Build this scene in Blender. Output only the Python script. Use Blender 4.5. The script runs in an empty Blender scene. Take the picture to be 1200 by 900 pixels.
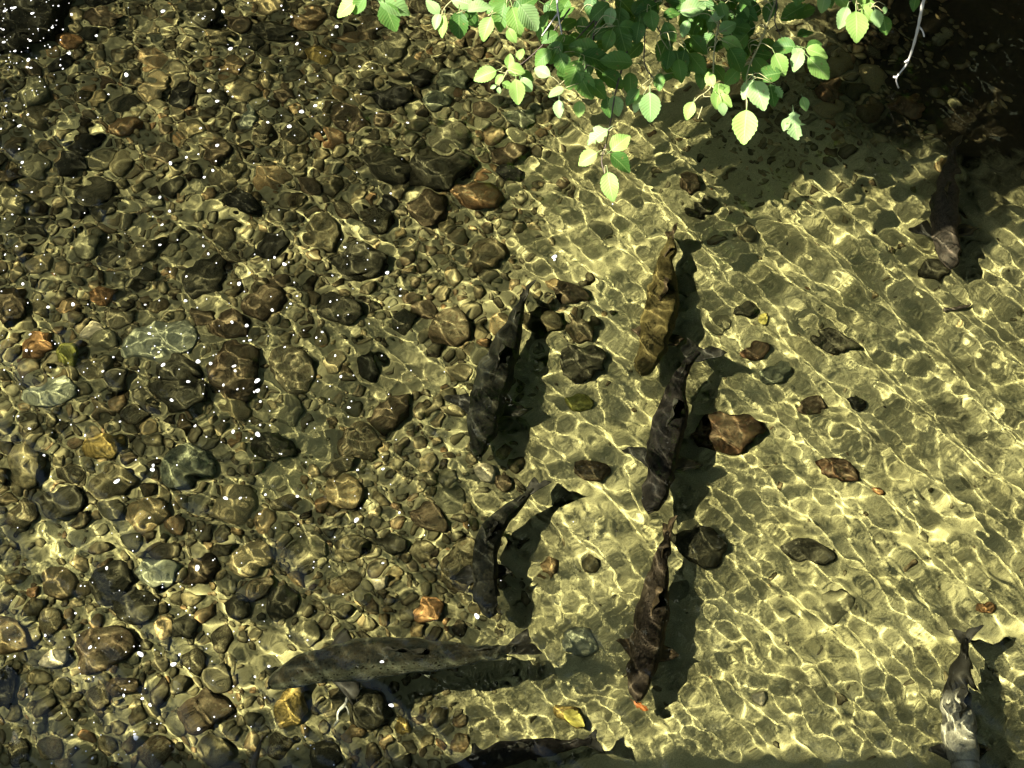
import bpy, bmesh, math, random
import numpy as np
from mathutils import Vector, Matrix, noise as mnoise

S = bpy.context.scene
COL = S.collection
R = random.Random(11)
rng = np.random.default_rng(5)

# ------------------------------------------------------------------ camera
TILT = math.radians(33.0)
DIST = 6.0
HFOV = math.radians(33.4)
CAM = Vector((0.0, -DIST * math.sin(TILT), DIST * math.cos(TILT)))
cam = bpy.data.cameras.new('camera')
cam_o = bpy.data.objects.new('camera', cam)
COL.objects.link(cam_o)
cam_o.location = CAM
cam_o.rotation_euler = (TILT, 0, 0)
cam.sensor_width = 36
cam.lens = 18 / math.tan(HFOV / 2)
cam.clip_end = 800
S.camera = cam_o

# ------------------------------------------------------------------ light
SUN_DIR = Vector((0.90, 0.22, -1.0)).normalized()        # the way the light travels
world = bpy.data.worlds.new('World')
S.world = world
world.use_nodes = True
wn = world.node_tree
sky = wn.nodes.new('ShaderNodeTexSky')
sky.sky_type = 'NISHITA'
sky.sun_disc = False
sky.sun_elevation = math.asin(-SUN_DIR.z)
sky.sun_rotation = math.atan2(-SUN_DIR.x, -SUN_DIR.y)
wn.links.new(sky.outputs[0], wn.nodes['Background'].inputs[0])
wn.nodes['Background'].inputs[1].default_value = 0.052
sun = bpy.data.lights.new('sun', 'SUN')
sun.energy = 5.0
sun.angle = math.radians(0.5)
sun.color = (1.0, 0.96, 0.89)
sun.cycles.is_caustics_light = True                       # the sun is focused by the ripples
sun_o = bpy.data.objects.new('sun', sun)
COL.objects.link(sun_o)
sun_o.rotation_euler = SUN_DIR.to_track_quat('-Z', 'Y').to_euler()
S.view_settings.view_transform = 'Standard'
S.view_settings.look = 'None'
S.view_settings.gamma = 1
S.view_settings.exposure = 2.22
S.cycles.use_denoising = True
S.cycles.denoiser = 'OPENIMAGEDENOISE'
S.cycles.caustics_refractive = True
S.cycles.max_bounces = 6
S.cycles.diffuse_bounces = 1
S.cycles.transmission_bounces = 5
S.cycles.transparent_max_bounces = 6
S.cycles.sample_clamp_indirect = 6

# ------------------------------------------------------------------ small maths
RX, UX, BX = Vector((1, 0, 0)), Vector((0, math.cos(TILT), math.sin(TILT))), Vector((0, -math.sin(TILT), math.cos(TILT)))
TH = math.tan(HFOV / 2)


def ray(px, py):
    return (RX * ((px - 600) / 600 * TH) + UX * ((450 - py) / 600 * TH) - BX).normalized()


def at(px, py, z=0.0):
    """Where the line of sight through a photograph pixel meets height z (bent at the water when z < 0)."""
    d = ray(px, py)
    if z >= 0:
        return CAM + d * ((z - CAM.z) / d.z)
    p = CAM + d * (-CAM.z / d.z)
    e = 1 / 1.333
    c = -d.z
    t = d * e + Vector((0, 0, 1)) * (e * c - math.sqrt(1 - e * e * (1 - c * c)))
    return p + t * (z / t.z)


def mpp(px, py, z=0.0):
    return (at(px + 1, py, z) - at(px, py, z)).length


TABLES = {}


def vnoise(X, Y, scale, seed):
    if seed not in TABLES:
        TABLES[seed] = np.random.default_rng(seed).random((256, 256))
    T = TABLES[seed]
    x, y = np.asarray(X) / scale + 1000, np.asarray(Y) / scale + 1000
    i, j = np.floor(x).astype(int), np.floor(y).astype(int)
    u, v = x - i, y - j
    u, v = u * u * (3 - 2 * u), v * v * (3 - 2 * v)
    a, b = T[i % 256, j % 256], T[(i + 1) % 256, j % 256]
    c, d = T[i % 256, (j + 1) % 256], T[(i + 1) % 256, (j + 1) % 256]
    return (a * (1 - u) + b * u) * (1 - v) + (c * (1 - u) + d * u) * v - 0.5


DEPTH = 0.55


def bed_z(X, Y):
    X, Y = np.asarray(X, float), np.asarray(Y, float)
    near = np.exp(-((X / 7) ** 2 + (Y / 7) ** 2))
    bank = np.clip(np.maximum(np.maximum((X - 4.2) / 1.6, (-7.6 - X) / 1.6), (Y - 4.4) / 1.6), 0, 1)
    bank = 1.5 * bank * bank * (3 - 2 * bank)
    return -DEPTH + bank + near * (0.085 * vnoise(X, Y, 0.75, 1) + 0.022 * vnoise(X, Y, 0.22, 2) + 0.005 * vnoise(X, Y, 0.07, 3) + 0.005 * vnoise(X, Y, 0.03, 4))


# a band of waves: crests run from upper left to lower right
WAVES = []
for i in range(70):
    L = 0.038 * 2 ** (rng.random() * 1.4)
    k = 2 * math.pi / L
    a = rng.normal(math.radians(35), 0.29) if i % 6 else rng.uniform(0, 6.283)
    WAVES.append((k * math.cos(a), k * math.sin(a), 4.9 / math.sqrt(35) / (k * k) * (L / 0.06) ** 0.3, rng.random() * 6.283))
LONG = []
for i in range(30):
    L = 0.10 * 2 ** (rng.random() * 1.2)
    k = 2 * math.pi / L
    a = rng.normal(math.radians(36), 0.24)
    LONG.append((k * math.cos(a), k * math.sin(a), 3.0 / math.sqrt(15) / (k * k), rng.random() * 6.283))
CHOP = []
for i in range(34):
    L = 0.042 * 2 ** (rng.random() * 1.1)
    k = 2 * math.pi / L
    a = rng.normal(math.radians(75), 0.6)
    CHOP.append((k * math.cos(a), k * math.sin(a), 3.2 / math.sqrt(17) / (k * k), rng.random() * 6.283))
FINE = []
for i in range(40):
    L = 0.024 * 2 ** (rng.random() * 1.0)
    k = 2 * math.pi / L
    a = rng.normal(math.radians(50), 0.75)
    FINE.append((k * math.cos(a), k * math.sin(a), 1.6 / math.sqrt(20) / (k * k), rng.random() * 6.283))
RINGS = [(612, 748, 0.30, 0.040, 0.0016), (770, 232, 0.22, 0.035, 0.0008), (572, 705, 0.20, 0.036, 0.0010), (1128, 815, 0.26, 0.040, 0.0017),
         (180, 675, 0.16, 0.04, 0.0010), (640, 690, 0.18, 0.036, 0.0008), (700, 855, 0.2, 0.04, 0.0010), (905, 490, 0.14, 0.034, 0.0006)]
RINGS = [(at(p, q).x, at(p, q).y, r, l, a) for p, q, r, l, a in RINGS]


def water_z(X, Y):
    X, Y = np.asarray(X, float), np.asarray(Y, float)
    Z = np.zeros(X.shape)
    for kx, ky, a, p in WAVES:
        Z += a * np.sin(kx * X + ky * Y + p)
    W = np.zeros(X.shape)
    for kx, ky, a, p in CHOP:
        W += a * np.sin(kx * X + ky * Y + p)
    Q = np.zeros(X.shape)
    for kx, ky, a, p in FINE:
        Q += a * np.sin(kx * X + ky * Y + p)
    left = np.clip((0.2 - X) / 1.2, 0, 1)
    G = np.zeros(X.shape)
    for kx, ky, a, p in LONG:
        G += a * np.sin(kx * X + ky * Y + p)
    W = W * 0.85
    gust = 0.55 + 0.9 * (vnoise(X, Y, 0.6, 21) + 0.5)
    Z = Z * (0.80 - 0.1 * left) * (0.98 + 0.75 * vnoise(X, Y, 0.38, 22)) + G * (0.62 + 0.12 * left) * (1 + 0.8 * vnoise(X, Y, 0.6, 24)) + W * gust * (0.25 + 0.8 * left + 0.7 * left * np.clip(Y - 0.1, 0, 1)) + Q * np.clip(0.75 + 2.2 * vnoise(X, Y, 0.45, 23), 0.1, 1.6) * (1 + 0.5 * left)
    for cx, cy, r, l, a in RINGS:
        d = np.hypot(X - cx, Y - cy)
        t = np.arctan2(Y - cy, X - cx)
        d = d * (1 + 0.16 * np.sin(3 * t + cx * 9) + 0.10 * np.sin(5 * t + cy * 7))
        Z += 0.55 * a * np.sin(d * 2 * math.pi / l) * np.exp(-(d / r * 2) ** 2) * (0.75 + 0.5 * np.sin(2 * t + cy * 5))
    return Z * np.exp(-(np.maximum(np.abs(X) - 2.7, 0) / 1.0) ** 2 - (np.maximum(np.abs(Y - 0.2) - 2.4, 0) / 1.0) ** 2)


# ------------------------------------------------------------------ object helpers
def tag(o, label=None, cat=None, group=None, kind=None):
    for k, v in (('label', label), ('category', cat), ('group', group), ('kind', kind)):
        if v:
            o[k] = v
    return o


def link(name, me, mat=None, parent=None, wet=False, loc=None):
    o = bpy.data.objects.new(name, me)
    COL.objects.link(o)
    if mat is not None and me is not None and not me.materials:
        me.materials.append(mat)
    if parent is not None:
        o.parent = parent
    if loc is not None:
        o.location = loc
    if wet:
        o.cycles.is_caustics_receiver = True
    return o


def np_mesh(name, V, F, smooth=True):
    V, F = np.asarray(V, 'f4'), np.asarray(F, 'i4')
    me = bpy.data.meshes.new(name)
    n, s = F.shape
    me.vertices.add(len(V))
    me.vertices.foreach_set('co', V.ravel())
    me.loops.add(F.size)
    me.loops.foreach_set('vertex_index', F.ravel())
    me.polygons.add(n)
    me.polygons.foreach_set('loop_start', np.arange(n, dtype='i4') * s)
    me.polygons.foreach_set('use_smooth', np.full(n, smooth))
    me.update()
    me.validate()
    return me


def py_mesh(name, V, F, smooth=True):
    me = bpy.data.meshes.new(name)
    me.from_pydata([tuple(v) for v in V], [], F)
    me.polygons.foreach_set('use_smooth', [smooth] * len(me.polygons))
    me.update()
    return me


def axis(lo, hi, step, far):
    mid = np.linspace(lo, hi, int((hi - lo) / step) + 1)
    out = step * np.cumsum(1.35 ** np.arange(1, 60))
    out = out[out < far]
    return np.concatenate([(lo - out)[::-1], mid, hi + out])


def sheet(name, xs, ys, f):
    X, Y = np.meshgrid(xs, ys)
    V = np.stack([X, Y, f(X, Y)], -1).reshape(-1, 3)
    i = np.arange(X.size).reshape(X.shape)
    F = np.stack([i[:-1, :-1], i[:-1, 1:], i[1:, 1:], i[1:, :-1]], -1).reshape(-1, 4)
    return np_mesh(name, V, F)


# ------------------------------------------------------------------ materials
class N:
    """A tiny wrapper round a node tree."""

    def __init__(self, name, rough=0.9, spec=0.1):
        self.m = bpy.data.materials.new(name)
        self.m.use_nodes = True
        self.t = self.m.node_tree
        self.b = self.t.nodes['Principled BSDF']
        self.out = self.t.nodes['Material Output']
        self.b.inputs['Roughness'].default_value = rough
        self.b.inputs['Specular IOR Level'].default_value = spec
        self.co = None

    def n(self, kind, **kw):
        x = self.t.nodes.new('ShaderNode' + kind)
        for k, v in kw.items():
            setattr(x, k, v)
        return x

    def l(self, a, b):
        self.t.links.new(a, b)

    def put(self, sock, v):
        if hasattr(v, 'is_linked') or hasattr(v, 'links'):
            self.l(v, sock)
        elif isinstance(v, (tuple, list)):
            sock.default_value = (*v[:3], 1) if len(sock.default_value) == 4 else v
        else:
            sock.default_value = v

    def coord(self, which='Object'):
        if self.co is None:
            self.co = self.n('TexCoord')
        return self.co.outputs[which]

    def noise(self, scale, detail=4, rough=0.6, vec=None, dist=0.0):
        x = self.n('TexNoise')
        x.inputs['Scale'].default_value = scale
        x.inputs['Detail'].default_value = detail
        x.inputs['Roughness'].default_value = rough
        x.inputs['Distortion'].default_value = dist
        self.l(vec if vec is not None else self.coord(), x.inputs['Vector'])
        return x.outputs['Fac']

    def voro(self, scale, feature='F1', vec=None, out='Distance', rand=1.0):
        x = self.n('TexVoronoi', feature=feature)
        x.inputs['Scale'].default_value = scale
        x.inputs['Randomness'].default_value = rand
        self.l(vec if vec is not None else self.coord(), x.inputs['Vector'])
        return x.outputs[out]

    def ramp(self, fac, stops, interp='LINEAR'):
        x = self.n('ValToRGB')
        x.color_ramp.interpolation = interp
        e = x.color_ramp.elements
        while len(e) < len(stops):
            e.new(0.5)
        for s, (p, c) in zip(e, stops):
            s.position = p
            s.color = (*c, 1) if isinstance(c, (tuple, list)) else (c, c, c, 1)
        self.put(x.inputs[0], fac)
        return x.outputs[0]

    def mix(self, fac, a, b, mode='MIX'):
        x = self.n('Mix', data_type='RGBA', blend_type=mode)
        self.put(x.inputs[0], fac)
        self.put(x.inputs[6], a)
        self.put(x.inputs[7], b)
        return x.outputs[2]

    def math(self, op, a, b=0.0):
        x = self.n('Math', operation=op)
        self.put(x.inputs[0], a)
        self.put(x.inputs[1], b)
        return x.outputs[0]

    def bump(self, h, strength, dist=0.01):
        x = self.n('Bump')
        x.inputs['Strength'].default_value = strength
        x.inputs['Distance'].default_value = dist
        self.l(h, x.inputs['Height'])
        self.l(x.outputs[0], self.b.inputs['Normal'])

    def colour(self, c):
        self.put(self.b.inputs['Base Color'], c)
        return self.m


SAND = (0.41, 0.362, 0.178)
SAND_D = (0.28, 0.245, 0.113)


def sand_colour(k):
    a = k.mix(k.ramp(k.noise(5, 5, 0.65), [(0.35, 0.0), (0.65, 1.0)]), SAND_D, SAND)
    a = k.mix(k.math('MULTIPLY', k.ramp(k.noise(1.7, 3), [(0.45, 0.0), (0.7, 1.0)]), 0.35), a, (0.26, 0.24, 0.115))
    g = k.ramp(k.noise(260, 2, 0.8), [(0.3, 0.62), (0.7, 1.3)])
    return k.mix(1.0, a, g, 'MULTIPLY')


def bed_material():
    k = N('riverbed_silt')
    c = sand_colour(k)
    # left of the channel the floor between the cobbles is darker gravelly mud
    sx = k.n('SeparateXYZ')
    k.l(k.coord(), sx.inputs[0])
    m = k.math('ADD', sx.outputs[0], k.math('MULTIPLY', k.noise(1.6, 3), 1.1))
    mask = k.ramp(k.math('ADD', k.math('MULTIPLY', m, 0.5), 0.2), [(0.34, 1.0), (0.62, 0.0)])
    mud = k.mix(k.noise(24, 5, 0.7), (0.13, 0.112, 0.055), (0.29, 0.255, 0.125))
    pale = k.ramp(k.noise(2.3, 3), [(0.52, 0.0), (0.62, 1.0)])
    mask = k.math('MULTIPLY', mask, k.math('SUBTRACT', 1.0, k.math('MULTIPLY', pale, 0.8)))
    c = k.mix(mask, c, mud)
    # the alder's deep shade, put into the bed colour as a ragged dark patch
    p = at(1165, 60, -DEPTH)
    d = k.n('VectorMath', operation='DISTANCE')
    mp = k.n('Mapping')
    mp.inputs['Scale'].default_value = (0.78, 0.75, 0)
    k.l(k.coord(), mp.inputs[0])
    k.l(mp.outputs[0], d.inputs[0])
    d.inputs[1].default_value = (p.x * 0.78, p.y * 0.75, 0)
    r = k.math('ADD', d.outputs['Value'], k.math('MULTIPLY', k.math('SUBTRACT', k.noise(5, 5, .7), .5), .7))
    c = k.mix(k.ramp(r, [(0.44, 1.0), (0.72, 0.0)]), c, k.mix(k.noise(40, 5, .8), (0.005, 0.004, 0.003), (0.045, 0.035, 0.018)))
    k.bump(k.noise(90, 5, 0.7), 0.5, 0.006)
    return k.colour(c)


def stone_material(name, stops, tone='object', silt=0.5, rust=0.0, mott=1.0):
    k = N(name, 0.85, 0.12)
    if tone == 'object':
        f = k.n('ObjectInfo').outputs['Random']
    elif tone == 'attr':
        a = k.n('Attribute')
        a.attribute_name = 'tone'
        f = a.outputs['Fac']
    else:
        f = k.noise(4, 2)
    c = k.ramp(f, stops)
    c = k.mix(1.0, c, k.ramp(k.noise(22, 6, 0.7), [(0.30, 1 - 0.7 * mott), (0.70, 1 + 0.7 * mott)]), 'MULTIPLY')
    c = k.mix(1.0, c, k.ramp(k.noise(85, 5, 0.8), [(0.32, 1 - 0.45 * mott), (0.68, 1 + 0.45 * mott)]), 'MULTIPLY')
    c = k.mix(k.math('MULTIPLY', k.ramp(k.voro(75), [(0.08, 1.0), (0.25, 0.0)]), 0.35), c, (0.30, 0.27, 0.15))
    if rust:
        c = k.mix(k.math('MULTIPLY', k.ramp(k.noise(13, 5, 0.7, dist=1.0), [(0.46, 0.0), (0.6, 1.0)]), rust), c, (0.22, 0.10, 0.038))
    # silt settles on the upper faces
    g = k.n('NewGeometry')
    s = k.n('SeparateXYZ')
    k.l(g.outputs['Normal'], s.inputs[0])
    up = k.ramp(s.outputs[2], [(0.35, 0.0), (0.95, 1.0)])
    w = k.ramp(k.noise(9, 5, 0.65), [(0.40, 0.0), (0.64, 1.0)])
    c = k.mix(k.math('MULTIPLY', k.math('MULTIPLY', up, w), silt), c, (0.24, 0.21, 0.105))
    k.bump(k.noise(48, 6, 0.75), 0.6, 0.008)
    return k.colour(c)


DARKS = [(0.0, (0.018, 0.014, 0.009)), (0.16, (0.058, 0.044, 0.023)), (0.34, (0.11, 0.092, 0.048)), (0.50, (0.070, 0.046, 0.025)),
         (0.64, (0.115, 0.11, 0.066)), (0.80, (0.17, 0.13, 0.062)), (0.90, (0.15, 0.082, 0.038)), (0.96, (0.22, 0.185, 0.10)), (1.0, (0.30, 0.22, 0.11))]
DARKS = [(p, (r * 1.42, g * 1.36, b * 1.15)) for p, (r, g, b) in DARKS]
M = {}
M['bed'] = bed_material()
M['cobble'] = stone_material('cobble_mixed', DARKS, 'object', 0.8)
M['gravel'] = stone_material('gravel_mixed', DARKS, 'attr', 0.8)
M['silted'] = stone_material('stone_silted', [(0, (0.19, 0.17, 0.08)), (1, (0.27, 0.24, 0.12))], 'object', 0.75)
M['dark'] = stone_material('stone_dark', [(0, (0.03, 0.027, 0.016)), (1, (0.055, 0.048, 0.026))], 'noise', 0.25)
M['black'] = stone_material('stone_black', [(0, (0.010, 0.010, 0.007)), (1, (0.022, 0.02, 0.013))], 'noise', 0.05)
M['brown'] = stone_material('stone_brown', [(0, (0.055, 0.036, 0.018)), (1, (0.10, 0.07, 0.035))], 'noise', 0.3)
M['grey'] = stone_material('stone_grey_green', [(0, (0.12, 0.125, 0.07)), (1, (0.18, 0.18, 0.10))], 'noise', 0.4)
M['rust'] = stone_material('stone_rust', [(0, (0.045, 0.028, 0.016)), (1, (0.095, 0.055, 0.026))], 'noise', 0.35, rust=0.3)
M['orange'] = stone_material('stone_orange', [(0, (0.20, 0.10, 0.035)), (1, (0.32, 0.17, 0.065))], 'noise', 0.1)
M['gold'] = stone_material('stone_gold', [(0, (0.24, 0.16, 0.042)), (1, (0.36, 0.25, 0.07))], 'noise', 0.15)
M['pale'] = stone_material('stone_pale', [(0, (0.22, 0.22, 0.13)), (1, (0.33, 0.32, 0.19))], 'noise', 0.3, mott=0.5)
M['cream'] = stone_material('stone_cream', [(0, (0.52, 0.42, 0.22)), (1, (0.62, 0.52, 0.32))], 'noise', 0.1, mott=0.5)
M['moss'] = stone_material('stone_mossy', [(0, (0.16, 0.16, 0.03)), (1, (0.26, 0.23, 0.05))], 'noise', 0.2)


def water_material():
    k = N('river_water')
    g = k.n('BsdfGlass')
    g.inputs['IOR'].default_value = 1.333
    g.inputs['Roughness'].default_value = 0.0
    g.inputs['Color'].default_value = (0.940, 0.960, 0.815, 1)
    k.l(g.outputs[0], k.out.inputs['Surface'])
    return k.m


M['water'] = water_material()

# ------------------------------------------------------------------ riverbed and water
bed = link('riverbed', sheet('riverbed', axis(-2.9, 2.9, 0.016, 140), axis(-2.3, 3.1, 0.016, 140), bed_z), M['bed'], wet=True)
tag(bed, kind='structure')
water = link('water', sheet('water', axis(-2.6, 2.35, 0.0058, 140), axis(-1.65, 2.35, 0.0058, 140), water_z), M['water'])
water.cycles.is_caustics_caster = True
tag(water, kind='structure')

# unseen timber deck added left of the view so its edge shades the near water
EDGE_PY = 886
deck_z = 3.5
edge_y = at(600, EDGE_PY, -DEPTH).y - (SUN_DIR.y / -SUN_DIR.z) * deck_z - DEPTH * 0.141
k = N('weathered_timber', 0.8, 0.3)
v = k.n('Mapping')
v.inputs['Scale'].default_value = (0.6, 14, 14)
k.l(k.coord(), v.inputs[0])
k.bump(k.noise(6, 6, 0.7, v.outputs[0]), 0.4, 0.01)
M['timber'] = k.colour(k.mix(k.noise(5, 6, 0.7, v.outputs[0]), (0.12, 0.095, 0.07), (0.26, 0.22, 0.17)))


def box(V, F, lo, hi):
    b = len(V)
    V += [(x, y, z) for x in (lo[0], hi[0]) for y in (lo[1], hi[1]) for z in (lo[2], hi[2])]
    F += [[b + i for i in f] for f in ((0, 1, 3, 2), (4, 6, 7, 5), (0, 4, 5, 1), (2, 3, 7, 6), (0, 2, 6, 4), (1, 5, 7, 3))]


shade_deck = link('shade_platform', None)
tag(shade_deck, 'unseen timber platform added above the river to shade the near water', 'platform')
for i in range(9):
    V, F = [], []
    y1 = edge_y - 0.205 * i
    box(V, F, (-8, y1 - 0.2, deck_z - 0.05), (-1.6, y1, deck_z + R.uniform(-.003, .003)))
    link('plank', py_mesh('plank', V, F, False), M['timber'], shade_deck)
for i in range(8):  # unseen planks added behind the camera to cut sky light on the near water
    V, F = [], []
    y1 = min(-2.95, edge_y - 0.6) - 0.205 * i
    box(V, F, (-1.59, y1 - 0.2, deck_z - 0.05), (8, y1, deck_z + R.uniform(-.003, .003)))
    link('plank', py_mesh('plank', V, F, False), M['timber'], shade_deck)
for s in (0.12, 1.45):
    V, F = [], []
    box(V, F, (-8, edge_y - s - 0.12, deck_z - 0.35), (-1.7, edge_y - s, deck_z - 0.052))
    link('joist', py_mesh('joist', V, F, False), M['timber'], shade_deck)

# ------------------------------------------------------------------ stones
def ico(sub):
    bm = bmesh.new()
    bmesh.ops.create_icosphere(bm, subdivisions=sub, radius=1)
    V = np.array([v.co[:] for v in bm.verts])
    F = np.array([[v.index for v in f.verts] for f in bm.faces])
    bm.free()
    return V, F


ICO = {s: ico(s) for s in (1, 2, 3, 4)}


def stone_verts(sub, seed, rough=0.16, cuts=7):
    V, F = ICO[sub]
    r = np.random.default_rng(seed)
    V = V.copy()
    for _ in range(cuts):                                   # worn facets
        n = r.normal(size=3)
        n /= np.linalg.norm(n)
        d = r.uniform(0.62, 0.92)
        e = np.maximum(V @ n - d, 0)
        V -= e[:, None] * n * 0.85
    o = r.random(3) * 50
    for i, p in enumerate(V):
        q = Vector(p) + Vector(o)
        V[i] = p * (1 + rough * mnoise.noise(q * 1.3) + (0.5 * rough * mnoise.noise(q * 3.1) if sub > 1 else 0) + (0.25 * rough * mnoise.noise(q * 7.0) if sub > 2 else 0))
    return V / np.abs(V).max(axis=0), F


COB = []
for i in range(14):
    V, F = stone_verts(2, 100 + i)
    COB.append(np_mesh('cobble', V, F))
SM = [stone_verts(1, 300 + i, 0.2, 5)[0] for i in range(24)]

taken = {}


def near(x, y, r, f):
    c = 0.25
    i, j = int(x // c), int(y // c)
    for a in (i - 1, i, i + 1):
        for b in (j - 1, j, j + 1):
            for (u, v, s) in taken.get((a, b), ()):
                if (u - x) ** 2 + (v - y) ** 2 < (f * (r + s)) ** 2 or (r < s and (u - x) ** 2 + (v - y) ** 2 < (0.86 * s) ** 2):
                    return True
    return False


def take(x, y, r):
    taken.setdefault((int(x // 0.25), int(y // 0.25)), []).append((x, y, r))


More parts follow.
